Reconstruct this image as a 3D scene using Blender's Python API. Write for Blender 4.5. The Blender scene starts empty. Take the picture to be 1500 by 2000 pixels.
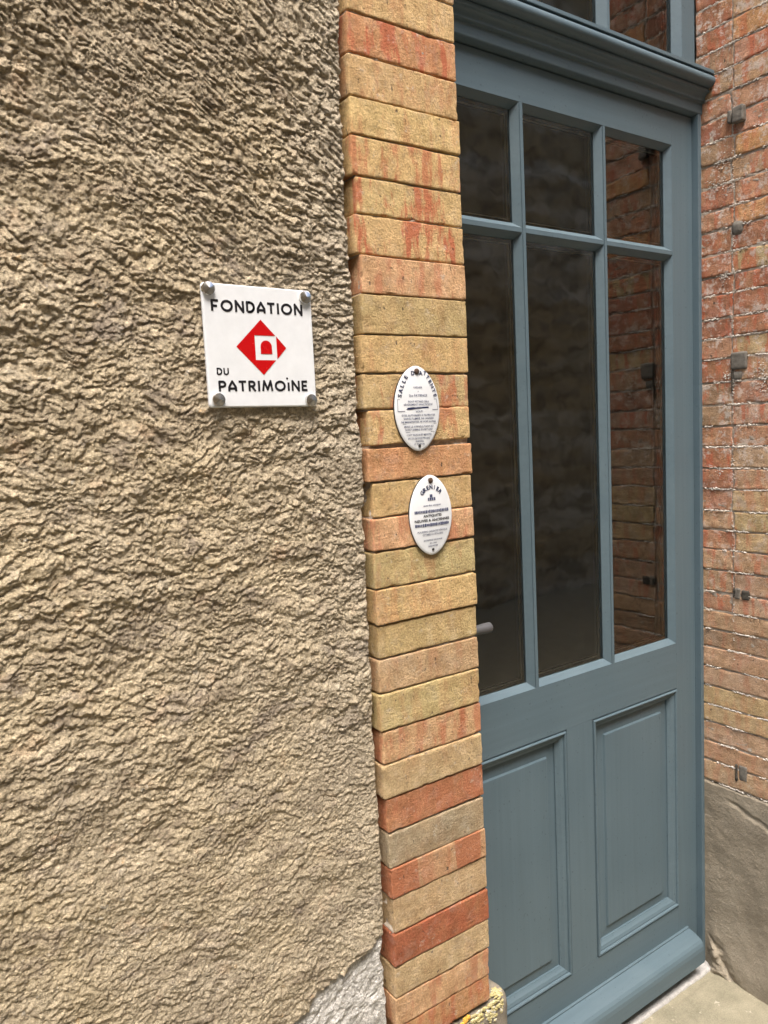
import bpy, bmesh, math, random
import numpy as np
from mathutils import Matrix, Vector, noise as mnoise

random.seed(7)
sc = bpy.context.scene
C = bpy.data.collections.new('scene'); sc.collection.children.link(C)

# ------------------------------------------------------------------ camera
cam_d = bpy.data.cameras.new('camera'); cam = bpy.data.objects.new('camera', cam_d); C.objects.link(cam)
cam_d.sensor_fit = 'VERTICAL'; cam_d.sensor_height = 24.0; cam_d.lens = 24.0 * 1471.918 / 2000.0
cam_d.clip_start = 0.02; cam_d.clip_end = 400
_r = Vector((0.8242387348, -0.5641287818, -0.0488797060))
_u = Vector((0.0981458966, 0.0573143472, 0.9935202306))
_w = Vector((0.5576718488, 0.8236952005, -0.1026076301))
cam.matrix_world = Matrix(((_r.x, _u.x, -_w.x, 0), (_r.y, _u.y, -_w.y, 0), (_r.z, _u.z, -_w.z, 0), (0, 0, 0, 1)))
sc.camera = cam

# ------------------------------------------------------------------ sky and sun (bright overcast)
SUN_DIR = Vector((0.20, 0.38, -0.90)).normalized()       # direction the light travels
elev = math.asin(-SUN_DIR.z); azim = math.atan2(-SUN_DIR.x, -SUN_DIR.y)
world = bpy.data.worlds.new('World'); sc.world = world; world.use_nodes = True
wn = world.node_tree; wn.nodes.clear()
sky = wn.nodes.new('ShaderNodeTexSky'); sky.sky_type = 'NISHITA'; sky.sun_disc = False
sky.sun_elevation = elev; sky.sun_rotation = azim; sky.air_density = 1.0; sky.dust_density = 6.0; sky.ozone_density = 1.0
bg = wn.nodes.new('ShaderNodeBackground'); bg.inputs[1].default_value = 0.15
wo = wn.nodes.new('ShaderNodeOutputWorld')
wn.links.new(sky.outputs[0], bg.inputs[0]); wn.links.new(bg.outputs[0], wo.inputs[0])
sd = bpy.data.lights.new('sun', 'SUN'); sd.energy = 1.5; sd.angle = math.radians(22); sd.color = (1.0, 0.96, 0.90)
sun = bpy.data.objects.new('sun', sd); C.objects.link(sun)
sun.rotation_euler = SUN_DIR.to_track_quat('-Z', 'Y').to_euler()
vs = sc.view_settings
vs.view_transform = 'Standard'; vs.look = 'None'; vs.exposure = 1.40; vs.gamma = 1.0; vs.use_curve_mapping = False
sc.cycles.max_bounces = 6

# ------------------------------------------------------------------ material helpers
def srgb(r, g, b):
    f = lambda c: (c / 255 / 12.92) if c / 255 <= 0.04045 else ((c / 255 + 0.055) / 1.055) ** 2.4
    return (f(r), f(g), f(b), 1)

class NT:
    def __init__(s, name):
        s.m = bpy.data.materials.new(name); s.m.use_nodes = True
        s.t = s.m.node_tree; s.t.nodes.clear()
        s.out = s.n('ShaderNodeOutputMaterial'); s.b = s.n('ShaderNodeBsdfPrincipled')
        s.t.links.new(s.b.outputs[0], s.out.inputs[0]); s.co = s.n('ShaderNodeTexCoord')
    def n(s, k): return s.t.nodes.new(k)
    def l(s, a, b): s.t.links.new(a, b)
    def val(s, sock, v):
        if hasattr(v, 'is_output'): s.l(v, sock)
        else: sock.default_value = v
    def mapped(s, scale=(1, 1, 1), src=None, offset=None):
        mp = s.n('ShaderNodeMapping'); mp.inputs['Scale'].default_value = scale
        s.l(src if src is not None else s.co.outputs['Object'], mp.inputs[0])
        if offset is not None: s.val(mp.inputs['Location'], offset)
        return mp.outputs[0]
    def noise(s, scale, detail=5, rough=0.55, vec=None, dist=0.0):
        t = s.n('ShaderNodeTexNoise'); t.inputs['Scale'].default_value = scale; t.inputs['Detail'].default_value = detail
        t.inputs['Roughness'].default_value = rough; t.inputs['Distortion'].default_value = dist
        s.l(vec if vec is not None else s.co.outputs['Object'], t.inputs['Vector'])
        return t.outputs['Fac']
    def ramp(s, fac, a, b, ca=(0, 0, 0, 1), cb=(1, 1, 1, 1)):
        r = s.n('ShaderNodeValToRGB'); r.color_ramp.elements[0].position = a; r.color_ramp.elements[1].position = b
        r.color_ramp.elements[0].color = ca; r.color_ramp.elements[1].color = cb
        s.l(fac, r.inputs[0]); return r.outputs[0]
    def mix(s, fac, a, b, mode='MIX'):
        m = s.n('ShaderNodeMix'); m.data_type = 'RGBA'; m.blend_type = mode
        s.val(m.inputs[0], fac); s.val(m.inputs[6], a); s.val(m.inputs[7], b); return m.outputs[2]
    def math(s, op, a, b=0.0, clamp=False):
        m = s.n('ShaderNodeMath'); m.operation = op; m.use_clamp = clamp
        s.val(m.inputs[0], a); s.val(m.inputs[1], b); return m.outputs[0]
    def bump(s, h, strength=0.5, dist=0.002, normal=None):
        b = s.n('ShaderNodeBump'); b.inputs['Strength'].default_value = strength; b.inputs['Distance'].default_value = dist
        s.l(h, b.inputs['Height'])
        if normal is not None: s.l(normal, b.inputs['Normal'])
        return b.outputs[0]
    def attr(s, name, kind='OBJECT'):
        a = s.n('ShaderNodeAttribute'); a.attribute_type = kind; a.attribute_name = name; return a
    def fin(s, col, rough=0.85, normal=None, spec=0.3, metal=0.0):
        s.val(s.b.inputs['Base Color'], col); s.val(s.b.inputs['Roughness'], rough)
        s.b.inputs['Specular IOR Level'].default_value = spec; s.b.inputs['Metallic'].default_value = metal
        if normal is not None: s.l(normal, s.b.inputs['Normal'])
        return s.m

def mat_render():
    m = NT('sandy_lime_render')
    pat = m.noise(5.5, 6, 0.65)
    pat2 = m.noise(17, 5, 0.65, m.mapped((1, 1, 1.8)))
    g1 = m.noise(330, 3, 0.7); g2 = m.noise(850, 2, 0.6)
    base = m.mix(m.ramp(pat, .36, .66), (.555, .468, .322, 1), (.50, .432, .325, 1))
    dirt = m.ramp(pat2, .52, .64)
    base = m.mix(m.math('MULTIPLY', dirt, .62), base, (.26, .21, .155, 1))
    pink = m.ramp(m.noise(23, 4, .6, m.mapped((1, 1, 1), None, (4.2, 1, 3))), .60, .72)
    base = m.mix(m.math('MULTIPLY', pink, .40), base, (.60, .42, .28, 1))
    fl = m.ramp(m.noise(95, 3, .6, m.mapped((1, 1, 1), None, (1, 6, 2))), .68, .73); base = m.mix(m.math('MULTIPLY', fl, .55), base, (.66, .64, .58, 1))
    oc = m.ramp(m.noise(42, 3, .6, m.mapped((1, 1, 1), None, (8, 6, 2))), .69, .74); base = m.mix(m.math('MULTIPLY', oc, .5), base, (.58, .36, .15, 1))
    pur = m.ramp(m.noise(11, 5, .7, m.mapped((1, 1, 1.6), None, (3, 7, 5))), .55, .66); base = m.mix(m.math('MULTIPLY', pur, .55), base, (.245, .205, .185, 1))
    pale = m.ramp(m.noise(30, 4, .65, m.mapped((1, 1, 1), None, (9.2, 1, 7))), .60, .74)
    base = m.mix(m.math('MULTIPLY', pale, .5), base, (.60, .55, .45, 1))
    # greyer weathering towards the brick pillar and under the top, its own stain shape
    gry = m.attr('grey', 'GEOMETRY').outputs['Fac']
    base = m.mix(m.math('MULTIPLY', gry, .65), base, (.46, .41, .33, 1))
    up = m.attr('dark', 'GEOMETRY').outputs['Fac']
    base = m.mix(m.math('MULTIPLY', up, .50), base, (.27, .225, .165, 1))
    base = m.mix(m.attr('lime', 'GEOMETRY').outputs['Fac'], base, m.mix(m.ramp(m.noise(60, 4, .6), .35, .65), (.50, .49, .46, 1), (.74, .73, .71, 1)))
    grain = m.ramp(g1, .30, .72, (.50, .48, .46, 1), (1.42, 1.40, 1.36, 1))
    base = m.mix(1.0, base, grain, 'MULTIPLY')
    spk = m.ramp(g2, .66, .74); base = m.mix(m.math('MULTIPLY', spk, .45), base, (.70, .62, .48, 1))
    dk = m.ramp(m.noise(520, 2, .6, m.mapped((1, 1, 1), None, (3, 3, 3))), .66, .72); base = m.mix(m.math('MULTIPLY', dk, .6), base, (.14, .11, .08, 1))
    b1 = m.bump(m.noise(150, 5, .75), .9, .0045); b2 = m.bump(g1, .8, .0020, b1)
    return m.fin(base, .93, b2, .15)

def mat_brick():
    m = NT('old_brick')
    seed = m.attr('seed').outputs['Fac']; cx = m.n('ShaderNodeCombineXYZ')
    for i in range(3): m.l(seed, cx.inputs[i])
    off = cx.outputs[0]
    tint = m.attr('tint').outputs['Color']; red = m.attr('red').outputs['Fac']; eff = m.attr('efflorescence').outputs['Fac']
    v = m.mapped((1, 1, 1), None, off)
    blot = m.noise(16, 4, .6, v)
    base = m.mix(m.ramp(blot, .35, .68), tint, m.mix(.35, tint, (.56, .35, .17, 1)))
    g = m.noise(300, 4, .75, v)
    base = m.mix(1.0, base, m.ramp(g, .32, .70, (.70, .66, .61, 1), (1.24, 1.25, 1.25, 1)), 'MULTIPLY')
    base = m.mix(1.0, base, m.ramp(m.noise(42, 6, .75, v), .34, .66, (.72, .68, .62, 1), (1.18, 1.18, 1.18, 1)), 'MULTIPLY')
    # red firing streaks, vertical, some with straight edges
    st = m.noise(1, 4, .62, m.mapped((52, 52, 12), None, off))
    blk = m.noise(1, 1, .4, m.mapped((24, 24, 3), None, off))
    rs = m.math('MULTIPLY', m.ramp(st, .50, .60), red, True)
    base = m.mix(m.math('MULTIPLY', rs, .85), base, (.50, .135, .070, 1))
    blkm = m.math('MULTIPLY', m.ramp(blk, .56, .60), m.attr('block').outputs['Fac'], True)
    base = m.mix(m.math('MULTIPLY', blkm, .7), base, (.42, .135, .065, 1))
    dv = m.mapped((150, 150, 90), None, off)
    pit = m.ramp(m.noise(1, 3, .5, dv), .68, .73); base = m.mix(m.math('MULTIPLY', pit, .8), base, (.09, .07, .055, 1))
    soot = m.ramp(m.noise(45, 4, .65, m.mapped((1, 1, 1), None, (2, 5, 1))), .62, .76); base = m.mix(m.math('MULTIPLY', soot, .55), base, (.16, .14, .12, 1))
    pale = m.ramp(m.noise(48, 6, .78, v), .60, .68); base = m.mix(m.math('MULTIPLY', pale, .55), base, (.62, .55, .45, 1))
    ef = m.ramp(m.noise(38, 6, .8, v), .52, .60); base = m.mix(m.math('MULTIPLY', m.math('MULTIPLY', ef, .85), eff, True), base, (.66, .58, .52, 1))
    # limewash wear on arrises: paler
    b1 = m.bump(m.noise(150, 6, .78, v), 1.0, .0032); b2 = m.bump(g, .6, .0009, b1)
    b3 = m.bump(pit, .6, -.0018, b2)
    return m.fin(base, .90, b3, .18)

def mat_simple(name, ca, cb, sc1=20, bump_s=60, bump_d=.001, rough=.9, stretch=(1, 1, 1), spec=.2, spots=None, strength=.6):
    m = NT(name)
    n = m.noise(sc1, 6, .65, m.mapped(stretch)); col = m.mix(m.ramp(n, .33, .67), ca, cb)
    gr = m.noise(bump_s * 2.2, 4, .7, m.mapped(stretch))
    col = m.mix(1.0, col, m.ramp(gr, .3, .72, (.78, .78, .78, 1), (1.18, 1.18, 1.18, 1)), 'MULTIPLY')
    if spots: col = m.mix(m.ramp(m.noise(spots[1], 4, .7, m.mapped((1, 1, 1), None, (5, 2, 8))), spots[2], spots[2] + .06), col, spots[0])
    b = m.bump(m.noise(bump_s, 6, .7, m.mapped(stretch)), strength, bump_d); b = m.bump(gr, .35, bump_d * .4, b)
    return m.fin(col, rough, b, spec)

def mat_paint(vertical=True):
    m = NT('blue_grey_paint_upright' if vertical else 'blue_grey_paint_level')
    s_ = (90, 90, 2.2) if vertical else (2.2, 90, 90)
    g = m.noise(1, 4, .6, m.mapped(s_)); big = m.noise(7, 4, .55)
    col = m.mix(m.ramp(big, .3, .7), (.088, .132, .160, 1), (.100, .146, .174, 1))
    col = m.mix(1.0, col, m.ramp(g, .25, .75, (.94, .94, .94, 1), (1.06, 1.06, 1.06, 1)), 'MULTIPLY')
    dot = m.ramp(m.noise(190, 1, .4, m.mapped((1, 1, .8), None, (3, 3, 3))), .735, .75); col = m.mix(m.math('MULTIPLY', dot, .45), col, (.035, .05, .06, 1))
    dust = m.ramp(m.noise(420, 3, .6), .68, .74); col = m.mix(m.math('MULTIPLY', dust, .25), col, (.40, .42, .40, 1))
    b = m.bump(g, .45 if vertical else .22, .0006); b = m.bump(m.noise(120, 3, .6), .12, .0006, b)
    return m.fin(col, m.ramp(m.noise(14, 4, .6), .3, .7, (.40, .40, .40, 1), (.54, .54, .54, 1)), b, .42)

def mat_glass():
    m = NT('window_glass')
    m.t.nodes.remove(m.b)
    tr = m.n('ShaderNodeBsdfTransparent'); tr.inputs[0].default_value = (.80, .82, .80, 1)
    gl = m.n('ShaderNodeBsdfGlossy'); gl.inputs['Roughness'].default_value = .045; gl.inputs[0].default_value = (.86, .86, .82, 1)
    fr = m.n('ShaderNodeFresnel'); fr.inputs[0].default_value = 2.3
    nb = m.bump(m.noise(5.0, 3, .5), .14, .010); m.l(nb, gl.inputs['Normal'])
    mx = m.n('ShaderNodeMixShader'); m.l(fr.outputs[0], mx.inputs[0]); m.l(tr.outputs[0], mx.inputs[1]); m.l(gl.outputs[0], mx.inputs[2])
    m.l(mx.outputs[0], m.out.inputs[0]); return m.m

def mat_flat(name, col, rough=.5, metal=0.0, spec=.5):
    m = NT(name)
    n = m.noise(45, 4, .6); c = m.mix(1.0, col, m.ramp(n, .3, .7, (.94, .94, .94, 1), (1.04, 1.04, 1.04, 1)), 'MULTIPLY')
    return m.fin(c, m.ramp(m.noise(80, 4, .6), .3, .7, (rough * .85,) * 3 + (1,), (min(1, rough * 1.15),) * 3 + (1,)), None, spec, metal)

M = dict(
    render=mat_render(), brick=mat_brick(),
    mortar=mat_simple('grey_lime_mortar', (.15, .125, .10, 1), (.36, .32, .26, 1), 40, 220, .0016, .95),
    palemortar=mat_simple('pale_lime_mortar', (.30, .25, .20, 1), (.56, .49, .41, 1), 55, 240, .0016, .95),
    whitemortar=mat_simple('white_crumbly_mortar', (.62, .56, .50, 1), (.80, .76, .70, 1), 60, 260, .0014, .95),
    stone=mat_simple('weathered_grey_stone', (.15, .13, .10, 1), (.30, .265, .21, 1), 22, 140, .0022, .92, (1, 1, 1), .2, ((.52, .50, .46, 1), 38, .70)),
    plinth=mat_simple('grey_brown_cement_render', (.22, .188, .142, 1), (.33, .288, .225, 1), 9, 230, .0022, .92, (1, 1, 1), .2, ((.40, .39, .35, 1), 14, .66), .9),
    ground=mat_simple('worn_doorstep_stone', (.21, .195, .14, 1), (.33, .30, .22, 1), 11, 150, .002, .9, (1, 1, 1), .2, ((.44, .40, .32, 1), 28, .63)),
    sill=mat_simple('pale_cement_strip', (.36, .35, .34, 1), (.54, .53, .52, 1), 60, 160, .0012, .8, (1, 1, 1), .3, ((.30, .28, .26, 1), 70, .66)),
    lichen=mat_simple('yellow_lichen', (.46, .38, .14, 1), (.62, .56, .34, 1), 90, 400, .002, .95, (1, 1, 1), .1, ((.56, .54, .48, 1), 90, .54)),
    orange=mat_simple('orange_lichen', (.68, .33, .05, 1), (.70, .45, .10, 1), 90, 320, .0016, .95),
    paint_v=mat_paint(True), paint_h=mat_paint(False), glass=mat_glass(),
    enamel=mat_flat('white_enamel', (.74, .765, .79, 1), .14), ink=mat_flat('black_ink', (.012, .012, .016, 1), .3),
    navy=mat_flat('navy_ink', (.022, .028, .075, 1), .3), redink=mat_flat('red_ink', (.50, .002, .004, 1), .25),
    rim=mat_flat('dark_enamel_edge', (.03, .028, .026, 1), .5), bluegrey=mat_flat('blue_grey_ink', (.07, .08, .15, 1), .4),
    chrome=mat_flat('brushed_steel', (.68, .66, .62, 1), .16, 1.0), rust=mat_simple('rusty_nail', (.05, .035, .028, 1), (.12, .075, .05, 1), 200, 500, .0006, .8),
    iron=mat_simple('weathered_lead_grey_iron', (.11, .10, .085, 1), (.20, .185, .16, 1), 55, 260, .0016, .75, (1, 1, 1), .35, ((.46, .43, .39, 1), 75, .66)),
    hole=mat_simple('painted_hole_shade', (.025, .023, .02, 1), (.10, .09, .075, 1), 90, 300, .001, .9),  # near-black colour painting the shade inside holes and the crack
    spacer=mat_flat('black_glazing_spacer', (.012, .012, .012, 1), .5), bead=mat_flat('pale_spacer_glint', (.80, .79, .76, 1), .4),
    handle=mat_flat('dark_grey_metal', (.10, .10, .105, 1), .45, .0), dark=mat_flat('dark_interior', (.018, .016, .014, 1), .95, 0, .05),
    caulk=mat_simple('grey_sealant', (.24, .25, .23, 1), (.34, .33, .29, 1), 60, 200, .001, .8),
)

# ------------------------------------------------------------------ mesh helpers
def link(name, me, mat=None, parent=None, smooth=False, loc=None):
    o = bpy.data.objects.new(name, me); C.objects.link(o)
    if mat is not None: me.materials.clear(); me.materials.append(mat)
    if parent is not None: o.parent = parent
    if loc is not None: o.location = loc
    if smooth: me.polygons.foreach_set('use_smooth', [True] * len(me.polygons)); me.update()
    return o
def pyd(name, v, f, mat=None, parent=None, smooth=False, loc=None):
    me = bpy.data.meshes.new(name); me.from_pydata([tuple(p) for p in v], [], [tuple(q) for q in f]); me.update()
    return link(name, me, mat, parent, smooth, loc)
def empty(name, loc=(0, 0, 0)):
    o = bpy.data.objects.new(name, None); o.empty_display_size = .05; o.location = loc; C.objects.link(o); return o
def tag(o, label=None, cat=None, group=None, kind=None):
    if label: o['label'] = label; o['kind'] = 'thing'
    if cat: o['category'] = cat
    if group: o['group'] = group
    if kind: o['kind'] = kind
    return o
def box(name, x0, x1, y0, y1, z0, z1, mat, parent=None, bev=.0008):
    bm = bmesh.new(); bmesh.ops.create_cube(bm, size=1)
    for v in bm.verts:
        v.co = Vector((x0 if v.co.x < 0 else x1, y0 if v.co.y < 0 else y1, z0 if v.co.z < 0 else z1))
    if bev: bmesh.ops.bevel(bm, geom=bm.edges[:], offset=bev, segments=2, affect='EDGES', profile=.6)
    me = bpy.data.meshes.new(name); bm.to_mesh(me); bm.free(); return link(name, me, mat, parent)
def grid_mesh(name, X, Y, Z, mat, parent=None, smooth=True, flip=False):
    """X,Y,Z: 2-D arrays (rows, cols) -> one sheet"""
    nr, nc = X.shape
    me = bpy.data.meshes.new(name)
    co = np.stack([X, Y, Z], -1).reshape(-1, 3).astype(np.float32)
    idx = np.arange(nr * nc).reshape(nr, nc)
    a, b, c, d = idx[:-1, :-1], idx[:-1, 1:], idx[1:, 1:], idx[1:, :-1]
    q = np.stack([a, b, c, d] if not flip else [a, d, c, b], -1).reshape(-1, 4)
    me.vertices.add(len(co)); me.vertices.foreach_set('co', co.ravel())
    me.loops.add(q.size); me.loops.foreach_set('vertex_index', q.ravel().astype(np.int32))
    me.polygons.add(len(q)); me.polygons.foreach_set('loop_start', np.arange(0, q.size, 4, dtype=np.int32))
    me.update(calc_edges=True); me.validate()
    if smooth: me.polygons.foreach_set('use_smooth', np.ones(len(q), dtype=bool))
    return link(name, me, mat, parent)
# numpy gradient noise ---------------------------------------------------
def pn(x, y, seed=0):
    x = np.asarray(x, float) + seed * 17.13; y = np.asarray(y, float) + seed * 5.71
    xi = np.floor(x).astype(np.int64); yi = np.floor(y).astype(np.int64); xf = x - xi; yf = y - yi
    def g(i, j, fx, fy):
        h = (i * 374761393 + j * 668265263 + seed * 982451653) & 0xffffffff
        h = ((h ^ (h >> 13)) * 1274126177) & 0xffffffff; h = h ^ (h >> 16)
        a = (h & 0xffff) / 65536.0 * 2 * np.pi
        return np.cos(a) * fx + np.sin(a) * fy
    u = xf * xf * xf * (xf * (xf * 6 - 15) + 10); v = yf * yf * yf * (yf * (yf * 6 - 15) + 10)
    n0 = g(xi, yi, xf, yf) * (1 - u) + g(xi + 1, yi, xf - 1, yf) * u
    n1 = g(xi, yi + 1, xf, yf - 1) * (1 - u) + g(xi + 1, yi + 1, xf - 1, yf - 1) * u
    return (n0 * (1 - v) + n1 * v) * 1.5
def fbm(x, y, seed=0, o=4, gain=.5):
    s = 0; a = 1; t = 0
    for k in range(o): s = s + a * pn(x * 2 ** k, y * 2 ** k, seed + k); t += a; a *= gain
    return s / t
def sstep(a, b, x): t = np.clip((x - a) / (b - a), 0, 1); return t * t * (3 - 2 * t)
def spread(points):
    """non-uniform axis from (start, stop, step) spans"""
    out = [points[0][0]]
    for a, b, s in points:
        n = max(1, int(round((b - a) / s))); out += list(np.linspace(a, b, n + 1)[1:])
    return np.array(out)

WY = 0.886       # mean face of the rough render
XL, XR = 0.568, 1.73   # pillar left arris, right reveal face
LY = 1.13        # face of the door leaf
GZ = -1.455      # doorstep level

# ================================================================== GROUND
gx = spread([(-40, -2, 4), (-2, .5, .1), (.5, 2.2, .008), (2.2, 5, .1), (5, 40, 4)])
gy = spread([(-2.3, 0, .1), (0, .6, .05), (.6, 1.3, .008)])
Xg, Yg = np.meshgrid(gx, gy)
Zg = GZ + .0035 * fbm(Xg * 7, Yg * 7, 3, 4) + .0015 * fbm(Xg * 40, Yg * 40, 5, 3)
crack = np.abs(fbm(Xg * 3.0 + 2, Yg * 3.0, 9, 4)); Zg -= .006 * np.exp(-(crack / .012) ** 2) * (Yg > .5)
Zg -= .004 * np.exp(-((Yg - 1.078 - .006 * fbm(Xg * 20, Yg * 5, 2)) / .006) ** 2)
Zg = np.where(Yg > 1.1, Zg - .01, Zg)
g = grid_mesh('ground', Xg, Yg, Zg, M['ground']); tag(g, kind='structure')

# pale strip under the door
def lump_box(name, x0, x1, y0, y1, z0, z1, nx, ny, amp, mat, parent=None, seed=1, freq=30):
    """a top/front sheet of rough material, wrapped over the front edge"""
    xs = np.linspace(x0, x1, nx); prof = [(y0, z0)] + [(y0, z0 + (z1 - z0) * t) for t in (.5, .85)] + [(y0 + .003, z1)] + [(y0 + (y1 - y0) * t, z1) for t in np.linspace(.15, 1, ny)]
    X = np.array([[x for x in xs] for _ in prof]); Y = np.array([[p[0]] * nx for p in prof]); Z = np.array([[p[1]] * nx for p in prof])
    n = fbm(X * freq, (Y + Z) * freq, seed, 4); n2 = fbm(X * freq * .3, Y * 3, seed + 7, 3)
    Y = Y + amp * n * np.where(Y < y0 + .004, 1, 0) + amp * n2 * np.where(Y < y0 + .004, 1, 0); Z = Z + np.where(Z > z0 + 1e-6, amp * .7 * n, 0)
    return grid_mesh(name, X, Y, Z, mat, parent)
sill = lump_box('door_sill', .76, XR + .01, 1.088, 1.14, GZ - .02, GZ + .006, 400, 10, .0018, M['sill'], None, 4, 60)
tag(sill, 'pale speckled cement strip on the ground right under the blue door', 'door sill')

# ================================================================== ROUGH RENDER WALL (left)
def stroke_height(X, Z):
    w1 = fbm(X * 5, Z * 5, 21, 5, .6); w2 = fbm(X * 5, Z * 5, 31, 5, .6)
    top = sstep(.05, .42, Z); bot = sstep(-.15, -.55, Z)
    u = X + .050 * w1
    v = Z + .045 * w2 + .50 * (X - .3) * top + .12 * (X - .3) * bot
    iso = sstep(.34, .50, X) * sstep(.05, .30, Z)        # pitted, undirected near the top of the pillar
    j1 = .0050 * fbm(X * 60, Z * 60, 23, 3); j2 = .0050 * fbm(X * 60, Z * 60, 27, 3)
    u = u + j1; v = v + j2
    b = lambda n, k=1.0: np.minimum(np.abs(n) * 2.4, 1.0) ** k
    n1 = fbm(u * 17, v * 34, 41, 2); n2 = fbm(u * 34, v * 78, 47, 2); n3 = fbm(u * 80, v * 150, 53, 2)
    p1 = fbm(u * 50, v * 56, 61, 3); p2 = fbm(X * 150, Z * 170, 67, 2); p3 = fbm(X * 300, Z * 330, 69, 1); p4 = fbm(u * 90, v * 110, 73, 3, .7)
    patch = sstep(-.35, .35, fbm(X * 6, Z * 8, 75, 3)); patch2 = sstep(-.3, .4, fbm(X * 9 + 4, Z * 11, 77, 3))
    rough = (.80 + .30 * top * (1 - iso) - .36 * bot)
    h = (.0040 * (1 - .45 * top) * b(n1, .8) * (.45 + .55 * patch) + .0032 * b(n2, .75) * (.35 + .65 * patch2) + .0020 * b(n3, .8)) * (1 - .6 * iso) * rough
    h += .0048 * b(p1, .8) * iso + .0026 * p4 * (.8 + .5 * top - .15 * bot) + .0013 * p2 + .0008 * p3
    h += .0060 * fbm(X * 5, Z * 5, 81, 3) + .0030 * fbm(X * 13, Z * 16, 83, 2)
    return h
wx = spread([(-6, -1.5, .25), (-1.5, -.35, .02), (-.35, .0, .004), (.0, .30, .00135), (.30, .578, .00125)])
wz = spread([(-1.48, -.95, .02), (-.95, -.84, .004), (-.84, .62, .00135), (.62, .9, .006), (.9, 3.2, .03)])
Xw, Zw = np.meshgrid(wx, wz)
H = stroke_height(Xw, Zw)
# lime plaster laid bare at the bottom right corner
edge = (Zw + .786) - .47 * (Xw - .43) - .022 * fbm(Xw * 22, Zw * 22, 91, 5, .6)
lime = sstep(.004, -.002, edge) * sstep(.35, .40, Xw + .02 * fbm(Xw * 20, Zw * 20, 93, 3))
d = -(Xw - Zw * .9); wl = .012 * fbm(Xw * 30, Zw * 30, 94, 3); Hl = -.003 + .0036 * fbm((Xw + Zw) * 26, (Zw - Xw + wl) * 62, 95, 5, .65) + .0022 * fbm(Xw * 60, Zw * 60, 96, 3) + .0012 * fbm(Xw * 160, Zw * 160, 97, 3)
H = H * (1 - lime) + Hl * lime
# the coat ends ragged against the pillar, with open gaps here and there
xe = .5655 + .0045 * fbm(Zw * 22, Zw * 0 + 3.3, 101, 4) + .004 * fbm(Zw * 6, Zw * 0 + 1.3, 103, 2)
gapz = np.exp(-((Zw + .765) / .012) ** 2) * .006 + np.exp(-((Zw - .30) / .02) ** 2) * .003
fall = sstep(xe - .011 - gapz, xe - gapz + .001, Xw)
H = H + .004 * sstep(.50, .556, Xw) - .030 * fall
lean = .74 * (1 - lime)
Yw = WY - .006 - H; Zd = Zw - lean * np.clip(H, 0, .02) * sstep(.57, .55, Xw)
Xd = Xw + .12 * H * sstep(.56, .5, Xw)
wall = grid_mesh('stucco_wall', Xd, Yw, Zd, M['render'])
tag(wall, 'rough tan stucco wall filling the left half, with a bare white patch at its foot', 'wall')
for nm, arr in (('lime', lime), ('grey', sstep(.40, .56, Xw + .06 * fbm(Xw * 9, Zw * 9, 111, 4)) * (.55 + .45 * sstep(-.5, .2, Zw))),
                ('dark', np.clip(sstep(.18, .55, Zw + .16 * fbm(Xw * 8, Zw * 8, 113, 4)) * sstep(.56, .40, Xw) * .8 + sstep(.12, .42, fbm(Xw * 7, Zw * 12, 117, 4)) * .8, 0, 1))):
    a = wall.data.attributes.new(nm, 'FLOAT', 'POINT'); a.data.foreach_set('value', arr.ravel().astype(np.float32))

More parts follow.
